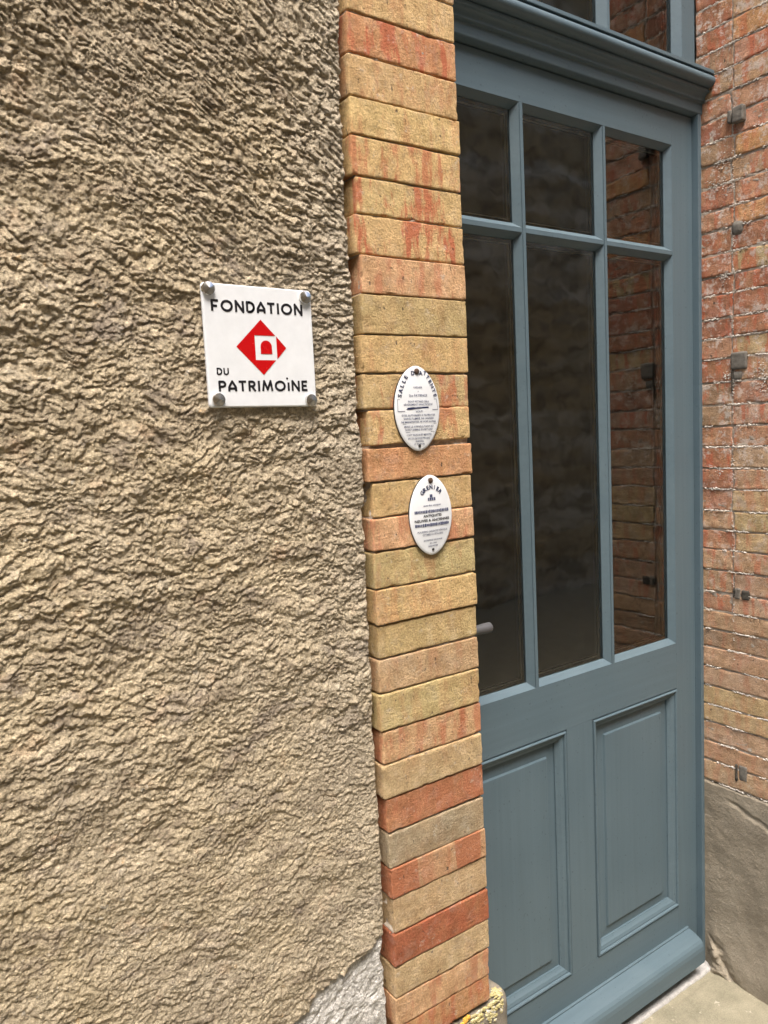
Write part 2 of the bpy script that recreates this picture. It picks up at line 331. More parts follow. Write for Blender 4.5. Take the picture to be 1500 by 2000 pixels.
# ================================================================== BRICKS
YEL = (.68, .505, .255); OLV = (.57, .455, .235); TAN = (.57, .43, .26); PNK = (.68, .45, .27); ORG = (.62, .35, .18)
RED = (.47, .20, .115); DRD = (.40, .13, .07); GRYT = (.42, .345, .24); MIX = (.55, .33, .20)
def brick_mesh(w, dp, h, nx, nz, ny, seed, r=.0032, amp=.0009):
    bm = bmesh.new()
    def add(fn, a, b):
        vs_ = [[bm.verts.new(fn(i / a, j / b)) for i in range(a + 1)] for j in range(b + 1)]
        for j in range(b):
            for i in range(a): bm.faces.new((vs_[j][i], vs_[j][i + 1], vs_[j + 1][i + 1], vs_[j + 1][i]))
    s = lambda t: .5 - .5 * math.cos(math.pi * t) * (1 - .0) if False else t + .12 * math.sin(2 * math.pi * t) * -1
    S = lambda t: s(t)
    add(lambda a, b: (S(a) * w, 0, S(b) * h), nx, nz)
    add(lambda a, b: (w - S(a) * w, dp, S(b) * h), max(3, nx // 6), nz)
    add(lambda a, b: (0, dp - S(a) * dp, S(b) * h), ny, nz)
    add(lambda a, b: (w, S(a) * dp, S(b) * h), ny, nz)
    add(lambda a, b: (S(a) * w, S(b) * dp, h), nx, ny)
    add(lambda a, b: (S(a) * w, dp - S(b) * dp, 0), nx, ny)
    bmesh.ops.remove_doubles(bm, verts=bm.verts[:], dist=1e-6)
    co = np.array([v.co[:] for v in bm.verts])
    rr = r * (1 + .8 * fbm(co[:, 0] * 30 + co[:, 1] * 30, co[:, 2] * 30, seed, 3)); rr = np.clip(rr, .0012, .008)[:, None]
    lo = np.zeros(3) + rr; hi = np.array([w, dp, h]) - rr
    inn = np.clip(co, lo, hi); dv = co - inn; ln = np.linalg.norm(dv, axis=1, keepdims=True); ln[ln == 0] = 1
    nrm = dv / ln
    co2 = np.where(np.abs(dv).sum(1, keepdims=True) > 0, inn + nrm * rr, co)
    sx = co[:, 0] + co[:, 1] * 1.3; sz = co[:, 2] + co[:, 1] * .7
    n = amp * fbm(sx * 22, sz * 30, seed + 3, 3) + amp * .7 * fbm(sx * 90, sz * 90, seed + 5, 3)
    chip = -.0022 * sstep(.25, .55, fbm(sx * 48, sz * 48, seed + 8, 3))
    iscorner = ((np.abs(dv) > 1e-7).sum(1) >= 2)
    tot = n + np.where(iscorner, chip, chip * .15)
    co2 = co2 + nrm * tot[:, None]
    for v, c_ in zip(bm.verts, co2): v.co = Vector(c_)
    me = bpy.data.meshes.new('brick'); bm.normal_update(); bm.to_mesh(me); bm.free()
    me.polygons.foreach_set('use_smooth', [True] * len(me.polygons))
    return me
def put_brick(parent, me, loc, tint, red=0.0, block=0.0, eff=0.0, seed=0.0, rot=(0, 0, 0)):
    o = link('brick', me, M['brick'], parent); o.location = loc; o.rotation_euler = rot
    o['tint'] = [float(t) for t in tint]; o['red'] = float(red); o['block'] = float(block); o['efflorescence'] = float(eff); o['seed'] = float(seed)
    return o
def vary(c, k=.07):
    f = 1 + random.uniform(-k, k); return tuple(max(.01, min(.9, t * f * (1 + random.uniform(-.03, .03)))) for t in c)

pillar = empty('brick_pillar', (XL, .87, -.93))
tag(pillar, 'narrow pillar of yellow and orange bricks between the stucco and the blue door', 'pillar')
def child(o, parent):
    o.parent = parent; o.location = o.location - parent.location; return o
joints = [.5511, .4989, .4445, .3962, .3436, .295, .2417, .19, .1363, .0837, .0343, -.0177, -.0656, -.1163, -.1635, -.2174, -.2686, -.318,
          -.3687, -.4238, -.4738, -.5252, -.5779, -.6319, -.6793, -.7335, -.7861, -.8352, -.8822, -.9290]
kinds = [(ORG, .95, .5), (YEL, .35, 0), (YEL, .3, 0), (YEL, .75, 0), (YEL, .95, 0), (YEL, 1.0, .0), (PNK, .55, 0), (OLV, .1, 0), (YEL, .2, 0), (OLV, .75, 0),
         (YEL, .7, 0), (ORG, .2, 0), (YEL, .1, 0), (PNK, .6, 0), (OLV, .3, 0), (YEL, .25, 0), (OLV, .05, 0), (TAN, .2, 0), (OLV, .2, 0), (PNK, .6, .8),
         (TAN, .1, 0), (RED, .4, .4), (GRYT, .05, 0), (MIX, .3, 1.0), (TAN, .05, 0), (DRD, .3, .6), (TAN, .05, 0), (PNK, .5, .7), (ORG, .6, 1.0)]
top = []
z = joints[0]
while z < 1.92: z += .0522; top.append(z)
allj = list(reversed(top)) + joints
tk = [(random.choice([YEL, YEL, TAN, PNK]), random.uniform(.1, .6), 0) for _ in top]; tk[-1] = (YEL, .25, 0)
allk = tk + kinds
random.seed(11)
for i, (kd, r_, bk) in enumerate(allk):
    z1, z0 = allj[i], allj[i + 1]
    gap = random.uniform(.0010, .0024); gap_t = gap / 2; xl = XL + random.uniform(-.003, .004); xr = .7535 + random.uniform(-.0012, .0012)
    rot = (0, random.uniform(-.006, .006), random.uniform(-.006, .006)); yf = .870 + random.uniform(-.0012, .0014)
    h = z1 - z0 - gap
    zz = z0 + gap / 2
    if abs(z0 + .0177) < 1e-4: rot = (0, -.016, 0); zz += .0016; h -= .002
    if abs(z1 + .0177) < 1e-4: rot = (0, .003, 0); h -= .001
    vis = i >= len(top) - 2
    me = brick_mesh(xr - xl, .20, h, 62 if vis else 16, 20 if vis else 6, 14 if vis else 6, 300 + i * 9, r=random.uniform(.0014, .0026))
    o = put_brick(None, me, (xl, yf, zz), vary(kd, .06), r_, bk, .12, i * 1.37 + 3, rot); child(o, pillar)
# mortar core of the pillar, a little behind the brick faces
def mortar_sheet(name, axis, a0, a1, z0, z1, plane, amp, mat, parent, seed, na=60, dz=.0022, ends=.02, sgn=-1):
    """rough sheet: axis 'x' faces -y, axis 'y' faces -x"""
    A = np.concatenate([[a0], np.linspace(a0, a1, na), [a1]]); Zs = np.arange(z0, z1, dz)
    AA, ZZ = np.meshgrid(A, Zs); n = fbm(AA * 60, ZZ * 120, seed, 4) + .7 * fbm(AA * 14, ZZ * 40, seed + 4, 3)
    Pn = plane - amp * n; Pn[:, 0] += ends; Pn[:, -1] += ends
    if axis == 'x': o = grid_mesh(name, AA, Pn, ZZ, mat, parent)
    else: o = grid_mesh(name, Pn, AA, ZZ, mat, parent, flip=True)
    return o
mo = mortar_sheet('mortar', 'x', XL + .004, .7505, -.928, 1.93, .8755, .0046, M['palemortar'], None, 5, 90, .002, .18); child(mo, pillar)

# ================================================================== STONE UNDER THE PILLAR
def rounded_stone(name, x0, x1, y0, y1, z0, z1, n, r, amp, mat, seed, parent=None):
    bm = bmesh.new(); bmesh.ops.create_cube(bm, size=1); bmesh.ops.subdivide_edges(bm, edges=bm.edges[:], cuts=n, use_grid_fill=True)
    co = np.array([v.co[:] for v in bm.verts]); lo = np.array([x0, y0, z0]); hi = np.array([x1, y1, z1])
    p = lo + (co + .5) * (hi - lo); inn = np.clip(p, lo + r, hi - r); dv = p - inn; ln = np.linalg.norm(dv, axis=1, keepdims=True); ln[ln == 0] = 1
    nr = dv / ln; p2 = np.where(np.abs(dv).sum(1, keepdims=True) > 0, inn + nr * r, p)
    p2 += nr * (amp * (fbm(p[:, 0] * 14 + p[:, 1] * 9, p[:, 2] * 14, seed, 4) + .5 * fbm(p[:, 0] * 70 + p[:, 1] * 60, p[:, 2] * 70, seed + 3, 3)))[:, None]
    for v, c_ in zip(bm.verts, p2): v.co = Vector(c_)
    me = bpy.data.meshes.new(name); bm.to_mesh(me); bm.free(); return link(name, me, mat, parent, True)
base = rounded_stone('base_stone', .585, .800, .866, 1.10, -1.46, -.929, 44, .030, .006, M['stone'], 17)
tag(base, 'grey weathered stone with yellow lichen at the foot of the brick pillar', 'stone')
def blob_patch(name, blobs, mat, parent, seed, amp=.004):
    """lumpy crusts: flattened domes lying on the stone"""
    bm = bmesh.new(); rnd = random.Random(seed)
    for (x, y, z, rx, rz) in blobs:
        k0 = len(bm.verts); bmesh.ops.create_icosphere(bm, subdivisions=3, radius=1)
        bm.verts.ensure_lookup_table(); vs_ = bm.verts[k0:]
        for v in vs_:
            n = mnoise.fractal(Vector((v.co.x * 1.6 + x * 900, v.co.y * 1.6 + seed, v.co.z * 1.6 + z * 700)), 1.0, 2.0, 3)
            s_ = 1 + .45 * n; v.co = Vector((x + v.co.x * rx * s_, y + v.co.y * amp * s_, z + v.co.z * rz * s_))
    me = bpy.data.meshes.new(name); bm.to_mesh(me); bm.free(); return link(name, me, mat, parent, True)
rl = random.Random(5)
blobs = []
for k in range(420):
    t = rl.random(); x = .655 + t * .140; cl = .5 + .5 * math.sin(x * 210 + 1.2)
    zz = -.934 - abs(rl.gauss(0, .007 + .009 * cl)); x = min(x, .786); yy = .8665 + max(0, (x - .765)) ** 2 * 34 + (.004 if zz > -.938 else 0)
    if rl.random() < .35 + .65 * cl: blobs.append((x, yy, zz, rl.uniform(.0012, .0042), rl.uniform(.0010, .0034)))
for k in range(50): blobs.append((.757 + rl.random() * .022, .872 + rl.random() * .025, -.930 - rl.random() * .002, rl.uniform(.002, .005), rl.uniform(.0008, .0014)))
lich = blob_patch('lichen', blobs, M['lichen'], base, 3, .0016); lich['label'] = 'crust of yellow lichen'; lich['kind'] = 'stuff'
ob = blob_patch('lichen', [(.694, .8655, -.930, .005, .006), (.700, .8655, -.928, .004, .004), (.688, .8655, -.934, .004, .003)], M['orange'], base, 8, .003); ob['label'] = 'small orange lichen spot'

# ================================================================== RIGHT JAMB
jamb = empty('brick_jamb', (XR, .87, -.94)); tag(jamb, 'weathered red and orange brick reveal at the right edge beside the door', 'wall')
rj = [.70, .65, .60, .548, .493, .445, .39, .338, .294, .238, .191, .142, .085, .03, -.021, -.072, -.124, -.176, -.229, -.278, -.327, -.38, -.436,
      -.485, -.534, -.581, -.632, -.683, -.733, -.779, -.832, -.883, -.939]
tj = []; z = rj[0]
while z < 1.92: z += .0515; tj.append(z)
rj = list(reversed(tj)) + rj; nt = len(tj)
RD2 = (.40, .19, .13); RD3 = (.48, .27, .19); BR = (.38, .27, .19); YB = (.52, .41, .25); OB = (.50, .345, .235); PB = (.53, .375, .28)
lower = {19: (RD2, RD3), 20: (OB, YB), 21: (RD3, OB), 22: (OB, PB)}
random.seed(23)
for i in range(len(rj) - 1):
    z1, z0 = rj[i], rj[i + 1]; zm = (z0 + z1) / 2; gap = random.uniform(.0026, .0042); h = z1 - z0 - gap
    split = zm > -.47
    if zm > .45: cols = (random.choice([RD2, RD3, BR]), random.choice([RD3, RD3, ORG, OB]))
    elif zm > .12: cols = (random.choice([RD2, RD2, BR]), random.choice([OB, YB, RD3, RD2]))
    elif zm > -.2: cols = (random.choice([RD2, RD3, BR]), random.choice([OB, RD3, PB, OB]))
    elif zm > -.47: cols = (random.choice([RD3, OB]), random.choice([YB, OB, PB]))
    else: cols = (random.choice([OB, PB, OB, BR]),) * 2
    if -.76 < zm < -.66: cols = ((.50, .39, .23),) * 2
    if abs(zm - .165) < .03: cols = (RD3, YB)
    eff = .95 if zm > -.15 else .5 if zm > -.45 else .12
    vis = i >= nt - 5; jx = random.uniform(-.006, .006)
    segs = [(1.0365 + jx, 1.130, cols[0]), (.87, 1.0345 + jx, cols[1])] if split else [(.87, 1.130, cols[1])]
    # brick mesh local x runs towards -y of the world (rotated -90 deg) so that its front faces -x
    for k, (ya, yb, cc) in enumerate(segs):
        w = yb - ya
        me = brick_mesh(w, .18, h, 40 if vis else 10, 16 if vis else 6, 6, 900 + i * 11 + k * 5, r=random.uniform(.002, .0045), amp=.0016)
        o = put_brick(None, me, (XR + random.uniform(-.0012, .0014), yb, z0 + gap / 2), vary(cc, .09), random.uniform(.3, .9) if zm > -.5 else .25, 0, eff * (1.0 if k == 0 else .8), i * 2.11 + k * 7.3 + 50,
                      (0, random.uniform(-.005, .005), -math.pi / 2 + random.uniform(-.006, .006)))
        child(o, jamb)
m2 = mortar_sheet('mortar', 'y', .874, 1.130, -.94, 1.93, XR + .0028, .0030, M['palemortar'], None, 9, 90, .0025, .16); child(m2, jamb)
# crumbly white pointing standing proud along some joints, and down the old frame line
def crumbs(name, pts, mat, parent, seed):
    bm = bmesh.new(); rnd = random.Random(seed)
    for (y, z, s) in pts:
        k0 = len(bm.verts); bmesh.ops.create_icosphere(bm, subdivisions=1, radius=1); bm.verts.ensure_lookup_table()
        ry = s * rnd.uniform(.8, 2.0); rz = s * rnd.uniform(.45, .9); a = rnd.uniform(-.4, .4)
        for v in bm.verts[k0:]:
            j = rnd.uniform(.65, 1.25); p = v.co * j
            v.co = Vector((XR - .0005 + p.x * s * .75, y + p.y * ry + p.z * a * rz, z + p.z * rz))
    me = bpy.data.meshes.new(name); bm.to_mesh(me); bm.free(); return link(name, me, mat, parent, False)
rc = random.Random(31); pts = []
strong = {-.021: .3, -.072: .9, -.124: .8, -.176: 1.0, -.229: .7, .191: 1.3, .238: .9, .294: 1.0, .338: .5, .493: .6, .548: .5, -.278: .5, -.327: .35, -.534: .4, -.632: .5, -.581: .4, -.733: .9, -.939: .8, .39: .6, .85: 1.0, .80: .9}
for zj in rj[:-1] + [rj[-1]]:
    st_ = .48
    for k, v in strong.items():
        if abs(zj - k) < .012: st_ = v
    yy = .93; ph = rc.uniform(0, 9); wob = rc.uniform(-.0012, .0012)
    while yy < 1.11:
        dens = .5 + .5 * math.sin(yy * 55 + ph) + rc.uniform(-.4, .4)
        if dens > 1.0 - st_ * .85: pts.append((yy, zj + rc.gauss(0, .0011) + .0004, rc.uniform(.0008, .0024)))
        yy += rc.uniform(.0011, .0026)
for k in range(520):           # old frame line
    z = rc.uniform(-.60, .62)
    if math.sin(z * 37) + math.sin(z * 91 + 1) + rc.uniform(-1.1, 1.1) > .2: pts.append((1.035 + rc.gauss(0, .0018), z, rc.uniform(.0007, .0018)))
for (cy_, cz_, n_, sp) in ((.965, .085, 110, .012), (1.06, .335, 40, .008), (1.052, .10, 30, .006), (1.07, -.13, 26, .006), (1.06, .60, 40, .008), (1.05, .54, 40, .01), (1.085, .55, 36, .009)):
    for k in range(n_): pts.append((cy_ + rc.gauss(0, sp), cz_ + rc.gauss(0, sp * 1.2), rc.uniform(.0007, .0019)))
cr = crumbs('white_mortar_crumbs', pts, M['whitemortar'], None, 4); cr['kind'] = 'stuff'; child(cr, jamb)

# sawn-off metal fixings in the jamb; holes are lumps coloured dark for their shade
def chunk(name, y0, y1, z0, z1, x0, mat, seed, parent=None, r=.004, n=12, depth=.03, amp=.0022):
    o = rounded_stone(name, x0, x0 + depth, y0, y1, z0, z1, n, r, amp, mat, seed, parent); return o
GRP = 'cut-off fixings left in the brick jamb'
f1 = empty('iron_stub', (XR, 1.02, .69)); tag(f1, 'square grey iron stub beside a thinner one, topmost on the right brick jamb', 'iron stub', GRP)
for args in (('block', 1.004, 1.030, .672, .708, XR - .013, M['iron'], 5), ('block', 1.036, 1.045, .678, .706, XR - .008, M['iron'], 9)):
    child(chunk(*args, r=.003), f1)
f2 = chunk('iron_stub', 1.006, 1.042, .420, .460, XR - .0045, M['iron'], 12, r=.015); tag(f2, 'round grey plug set in the brick jamb, second from the top', 'iron stub', GRP)
f3 = empty('iron_stub', (XR, 1.02, .13)); tag(f3, 'square lead-grey block with a dark crack below it, middle of the brick jamb', 'iron stub', GRP)
child(chunk('block', 1.000, 1.040, .112, .153, XR - .0045, M['iron'], 15, r=.004), f3)
child(chunk('block', 1.012, 1.035, .088, .108, XR - .003, M['iron'], 16, r=.005), f3)
child(chunk('crack', 1.0355, 1.0390, .060, .112, XR - .0028, M['hole'], 18, r=.0014, n=8, amp=.0008), f3)  # shade of the crack, put in as a dark sliver
f4 = empty('iron_stub', (XR, 1.015, -.43)); tag(f4, 'pointed fixing hole with its shade painted dark in the lower brick jamb', 'iron stub', GRP)
child(chunk('block', .992, 1.015, -.446, -.421, XR - .003, M['hole'], 21, r=.005), f4); child(chunk('block', 1.016, 1.031, -.445, -.418, XR - .005, M['iron'], 22, r=.004), f4)
child(chunk('block', 1.031, 1.036, -.444, -.420, XR - .0028, M['hole'], 23, r=.002), f4)
f5 = empty('iron_stub', (XR, 1.015, -.89)); tag(f5, 'narrow slot with its shade painted black and a grey smear just above the grey plinth', 'iron stub', GRP)
child(chunk('block', 1.024, 1.030, -.915, -.870, XR - .0028, M['hole'], 25, r=.002), f5)
child(chunk('smear', .998, 1.022, -.910, -.868, XR - .0022, M['iron'], 26, r=.006), f5)

# plinth at the foot of the jamb: faces -x, bulging near the ground
py_ = spread([(.60, .84, .02), (.84, 1.13, .002)]); pz_ = np.concatenate([np.arange(-1.50, -.934, .0022)])
Yp, Zp = np.meshgrid(py_, pz_)
topz = -.940 + .004 * fbm(Yp * 30, Yp * 0 + 4, 131, 4)
bul = sstep(-1.30, -1.45, Zp); clr = sstep(1.112, 1.08, Yp)
Xp = XR - .004 - .0035 * fbm(Yp * 12, Zp * 12, 133, 4) - .0014 * np.abs(fbm(Yp * 110, Zp * 110, 135, 3))
ledge = (Zp + 1.375) - 1.15 * (Yp - 1.10) + .014 * fbm(Yp * 18, Zp * 18, 137, 4)      # a slanting broken edge low down
low = sstep(.005, -.005, ledge); low2 = sstep(.05, -.03, ledge + .03 * fbm(Yp * 10, Zp * 10, 144, 3))
Xp = Xp + clr * (low2 * .012 * (1 + fbm(Yp * 30, Zp * 45, 146, 4)) - low * (.010 + .010 * np.abs(fbm(Yp * 22, Zp * 34, 139, 4))) - bul * .016)
brk = sstep(.010, .0, np.abs(Zp + .975 + .3 * (1.05 - Yp) + .01 * fbm(Yp * 25, Zp * 25, 141, 3))) * sstep(1.06, 1.03, Yp)
Xp = Xp + .004 * brk
Xp = np.where(Zp > topz - .0035, Xp + .03 * sstep(topz - .0035, topz, Zp), Xp)
pl = grid_mesh('plinth', Xp, Yp, Zp, M['plinth'], None, True, True)
tag(pl, 'grey-brown cement plinth with a broken lower edge, at the bottom right corner under the bricks', 'plinth')

# far side of the opening: the twin facade, out of the frame to the right
box('facade_beyond', XR + .17, 6.0, .872, 1.25, -1.47, 3.2, M['render'], None, 0)
tag(bpy.data.objects['facade_beyond'], 'tan rendered house front continuing right of the door opening', 'wall')
box('plinth_core', XR + .02, XR + .168, .875, 1.25, -1.47, -.95, M['plinth'], pl, 0)
lint = box('lintel', .58, XR + .168, .88, 1.25, 1.96, 3.2, M['render'], None, 0); tag(lint, 'rendered wall above the fanlight over the blue door', 'wall')

# ================================================================== DOOR LEAF
door = empty('glazed_door', (.818, LY, -1.447)); tag(door, 'blue-grey wooden door, six glass panes above two moulded panels', 'door')
def dbox(name, x0, x1, y0, y1, z0, z1, vert=True, bev=.0006, parent=door):
    o = box(name, x0, x1, y0, y1, z0, z1, M['paint_v' if vert else 'paint_h'], None, bev); return child(o, parent) if parent else o
LX0, LX1, LT, LB = .818, 1.7128, .7185, -1.447
SX0, SX1 = .898, 1.6330
dbox('stile', LX0, SX0, LY, LY + .045, LB, LT); dbox('stile', SX1, LX1, LY, LY + .045, LB, LT)
dbox('top_rail', SX0 + .0001, SX1 - .0001, LY, LY + .045, .6440, LT, False)
dbox('lock_rail', SX0 + .0001, SX1 - .0001, LY, LY + .045, -.6762, -.5590, False)
dbox('bottom_rail', SX0 + .0001, SX1 - .0001, LY, LY + .045, LB, -1.2645, False)
dbox('mullion', 1.2285, 1.3145, LY, LY + .045, -1.2643, -.6764)
V1, V2, HB = (1.1357, 1.1465), (1.3860, 1.3965), (.3915, .4010)
def ring(name, x0, x1, z0, z1, prof, mat, parent, centre_pan=False):
    """mitred moulding round a rectangle: prof = [(inset, y), ...]"""
    v = []; f = []
    for (d, y) in prof: v += [(x0 + d, y, z0 + d), (x1 - d, y, z0 + d), (x1 - d, y, z1 - d), (x0 + d, y, z1 - d)]
    for k in range(len(prof) - 1):
        for j in range(4):
            a = k * 4 + j; b = k * 4 + (j + 1) % 4; f.append((a, b, b + 4, a + 4))
    o = pyd(name, v, f, mat, None); return child(o, parent) if parent else o
def vbar(x0, x1, z0, z1):
    w = x1 - x0; q = .0022
    prof = [(x0, LY + .012), (x0, LY + .0022), (x0 + .0002, LY + .0022), (x0 + q, LY + .0020), (x0 + q, LY), (x1 - .0006, LY), (x1, LY + .0006), (x1, LY + .012)]
    v = []; f = []
    for z in (z0, z1): v += [(x, y, z) for x, y in prof]
    n = len(prof)
    for k in range(n - 1): f.append((k, k + 1, k + 1 + n, k + n))
    return child(pyd('glazing_bar', v, f, M['paint_v'], None), door)
for a, b in (V1, V2): vbar(a, b, -.5589, .6439)
for a, b in ((SX0, V1[0]), (V1[1], V2[0]), (V2[1], SX1)): dbox('glazing_bar', a + .0001, b - .0001, LY + .0003, LY + .012, HB[0], HB[1], False, .0008)
GLY = LY + .0165
bead = [(0, LY + .0002), (.0004, LY + .0009), (.0115, LY + .0150), (.0117, LY + .030)]
def pane(x0, x1, z0, z1, parent, gy=GLY, prof=bead, ins=.0113):
    ring('glazing_bead', x0, x1, z0, z1, prof, M['paint_h'], parent)
    a0, a1, b0, b1 = x0 + ins, x1 - ins, z0 + ins, z1 - ins
    p = pyd('pane', [(a0, gy, b0), (a1, gy, b0), (a1, gy, b1), (a0, gy, b1), (a0, gy + .004, b0), (a1, gy + .004, b0), (a1, gy + .004, b1), (a0, gy + .004, b1)],
            [(0, 1, 2, 3)], M['glass'], None); child(p, parent)
    s_ = .0075
    sp = ring('spacer', a0 - .001, a1 + .001, b0 - .001, b1 + .001, [(0, gy + .005), (s_ + .001, gy + .005), (s_ + .001, gy + .017), (0, gy + .017)], M['spacer'], None)
    e = ring('spacer_edge_glint', a0, a1, b0, b1, [(s_ - .0003, gy + .0045), (s_ + .0016, gy + .0045), (s_ + .0016, gy + .0068)], M['bead'], None)  # inner metal edge of the spacer, its reflection painted as a pale line
    for q in (sp, e): q.parent = p
    return p
for (a, b) in ((SX0, V1[0]), (V1[1], V2[0]), (V2[1], SX1)):
    pane(a, b, HB[1], .6440, door); pane(a, b, -.5590, HB[0], door)
# lower panels with mouldings and raised field
for (a, b) in ((.9065, 1.2285), (1.3145, 1.6365)):
    z0, z1 = -1.2645, -.6762
    mo_prof = [(0, LY), (.0003, LY + .0028), (.0030, LY + .0030), (.0036, LY - .0020), (.0058, LY - .0034), (.0082, LY - .0026), (.0094, LY - .0005), (.0096, LY + .0022), (.0126, LY + .0024),
               (.0150, LY + .0036), (.0185, LY + .0050), (.0225, LY + .0090), (.0262, LY + .0120), (.0272, LY + .0125), (.0274, LY + .0165), (.0300, LY + .0168)]
    pn_ = ring('panel', a, b, z0, z1, [(.0298, LY + .0166), (.0525, LY + .0150), (.0545, LY + .0106), (.0560, LY + .0100)], M['paint_v'], door)
    f0 = [(a + .056, LY + .0100, z0 + .056), (b - .056, LY + .0100, z0 + .056), (b - .056, LY + .0100, z1 - .056), (a + .056, LY + .0100, z1 - .056)]
    fo = pyd('raised_field', f0, [(0, 1, 2, 3)], M['paint_v'], None); fo.parent = pn_; fo.location = Vector((0, 0, 0)) - door.location; 
    pn_.location = pn_.location; fo.location = Vector((0, 0, 0)) - Vector((door.location)) - pn_.location
    ring('moulding', a, b, z0, z1, mo_prof, M['paint_h'], door)
dbox('rail_filler', SX0 + .0001, .9064, LY + .0001, LY + .045, -1.2643, -.6764)
def extrude_x(name, x0, x1, prof, mat, parent, caps=True, smooth=False):
    n = len(prof); v = [(x0, y, z) for y, z in prof] + [(x1, y, z) for y, z in prof]
    f = [(k, k + n, (k + 1) % n + n, (k + 1) % n) for k in range(n)]
    if caps: f += [tuple(range(n)), tuple(range(2 * n - 1, n - 1, -1))]
    o = pyd(name, v, f, mat, None, smooth); 
    bm = bmesh.new(); bm.from_mesh(o.data); bmesh.ops.recalc_face_normals(bm, faces=bm.faces[:]); bm.to_mesh(o.data); bm.free()
    return child(o, parent) if parent else o
dp = [(LY - .0003, -1.334), (LY - .0040, -1.3340), (LY - .0055, -1.3352), (LY - .0056, -1.3385), (LY - .012, -1.3400), (LY - .022, -1.3425), (LY - .032, -1.3462), (LY - .040, -1.3505),
      (LY - .0452, -1.3560), (LY - .0485, -1.3640), (LY - .050, -1.3740), (LY - .0505, -1.4085), (LY - .0490, -1.4100), (LY - .040, -1.4100), (LY - .0385, -1.4040), (LY - .0350, -1.4040), (LY - .034, -1.4105), (LY - .0003, -1.4120)]
dr = extrude_x('drip_rail', LX0 + .045, 1.6695, dp, M['paint_h'], door)
# handle on the left stile
def tube(name, pts, rad, mat, parent, seg=20, caps=True):
    v = []; f = []; n = len(pts)
    for i, p in enumerate(pts):
        p = Vector(p); t = (Vector(pts[min(i + 1, n - 1)]) - Vector(pts[max(i - 1, 0)])).normalized()
        a = t.orthogonal().normalized() if abs(t.z) > .9 else t.cross(Vector((0, 0, 1))).normalized(); b = t.cross(a)
        r = rad[i] if isinstance(rad, (list, tuple)) else rad
        v += [p + (a * math.cos(2 * math.pi * k / seg) + b * math.sin(2 * math.pi * k / seg)) * r for k in range(seg)]
    for i in range(n - 1):
        for k in range(seg): f.append((i * seg + k, i * seg + (k + 1) % seg, (i + 1) * seg + (k + 1) % seg, (i + 1) * seg + k))
    if caps: f += [tuple(range(seg - 1, -1, -1)), tuple(range((n - 1) * seg, n * seg))]
    o = pyd(name, v, f, mat, None, True); return child(o, parent) if parent else o
hd = tube('door_handle', [(.858, LY - .001, -.380), (.858, LY - .045, -.380), (.861, LY - .055, -.380), (.870, LY - .059, -.380), (.905, LY - .059, -.3800), (.950, LY - .059, -.3805), (.958, LY - .059, -.3805), (.9605, LY - .059, -.3805)],
          [.008, .008, .0082, .0082, .0078, .0102, .0100, .0072], M['handle'], door)
rs_ = tube('rose', [(.858, LY - .0001, -.380), (.858, LY - .009, -.380), (.858, LY - .011, -.380)], [.026, .026, .023], M['handle'], None, 32); rs_.parent = hd; rs_.location = -door.location

# ================================================================== DOOR FRAME, CORNICE, FANLIGHT
frame = empty('door_surround', (.783, 1.115, -1.447)); tag(frame, 'blue-grey door frame with moulded cornice and fanlight above the glazed door', 'door frame')
FY = 1.1135
fb = lambda *a, **k: child(box(*a, **k), frame)
fb('jamb', 1.7140, 1.7262, FY, LY + .06, -1.452, .7232, M['paint_v'], bev=.0012)
fb('jamb', .7560, .8165, FY, LY + .06, -1.452, .7232, M['paint_v'], bev=.0012)
fb('stop', 1.700, 1.7255, LY + .0455, LY + .075, -1.452, .7232, M['paint_v'], bev=.001)
fb('sealant', 1.7263, XR + .004, FY + .003, LY + .05, -1.44, .745, M['caulk'], bev=.001)
cor = [(FY + .02, .812), (LY - .0480, .8125), (LY - .0490, .8118), (LY - .0490, .8050), (LY - .0480, .8042), (LY - .0425, .8040), (LY - .0425, .8026), (LY - .0460, .8020)]
for k in range(13):
    t = k / 12; a = math.radians(72 - 150 * t); cor.append((LY - .0385 - .0140 * math.cos(a), .7895 + .0128 * math.sin(a)))
cor += [(LY - .0380, .7762), (LY - .0335, .7758), (LY - .0335, .7738), (LY - .0365, .7734), (LY - .0370, .7725), (LY - .0368, .7672), (LY - .0350, .7662)]
for k in range(11):
    t = k / 10; a = math.radians(90 * t); cor.append((LY - .0345 + .0100 * math.sin(a), .7660 - .0135 * (1 - math.cos(a))))
cor += [(LY - .0245, .7508), (LY - .0230, .7500), (LY - .0178, .7488), (LY - .0172, .7470), (LY - .0168, .7262), (LY - .0158, .7245), (LY - .0010, .7212), (LY + .02, .7212), (LY + .06, .7235), (LY + .06, .812)]
extrude_x('cornice', .757, XR + .001, cor, M['paint_h'], frame)
# fanlight sash
FF = 1.1290
fb('fanlight_stile', 1.6755, 1.7262, FF, LY + .05, .8127, 1.94, M['paint_v'], bev=.0010)
fb('fanlight_stile', .7560, .8300, FF, LY + .05, .8127, 1.94, M['paint_v'], bev=.0010)
fb('fanlight_rail', .8301, 1.6754, FF, LY + .05, .8127, .8420, M['paint_h'], bev=.0008)
fb('fanlight_rail', .8301, 1.6754, FF, LY + .05, 1.900, 1.94, M['paint_h'], bev=.0008)
fm = [(1.1480, 1.1560), (1.4090, 1.4170)]
for a, b in fm: fb('fanlight_bar', a, b, FF, LY + .012, .8421, 1.8999, M['paint_v'], bev=.0008)
bead2 = [(0, FF + .0004), (.0004, FF + .0010), (.0140, FF + .0190), (.0142, FF + .034)]
for a, b in ((.830, fm[0][0]), (fm[0][1], fm[1][0]), (fm[1][1], 1.6755)):
    pane(a, b, .8420, 1.900, frame, FF + .0205, bead2, .0138)

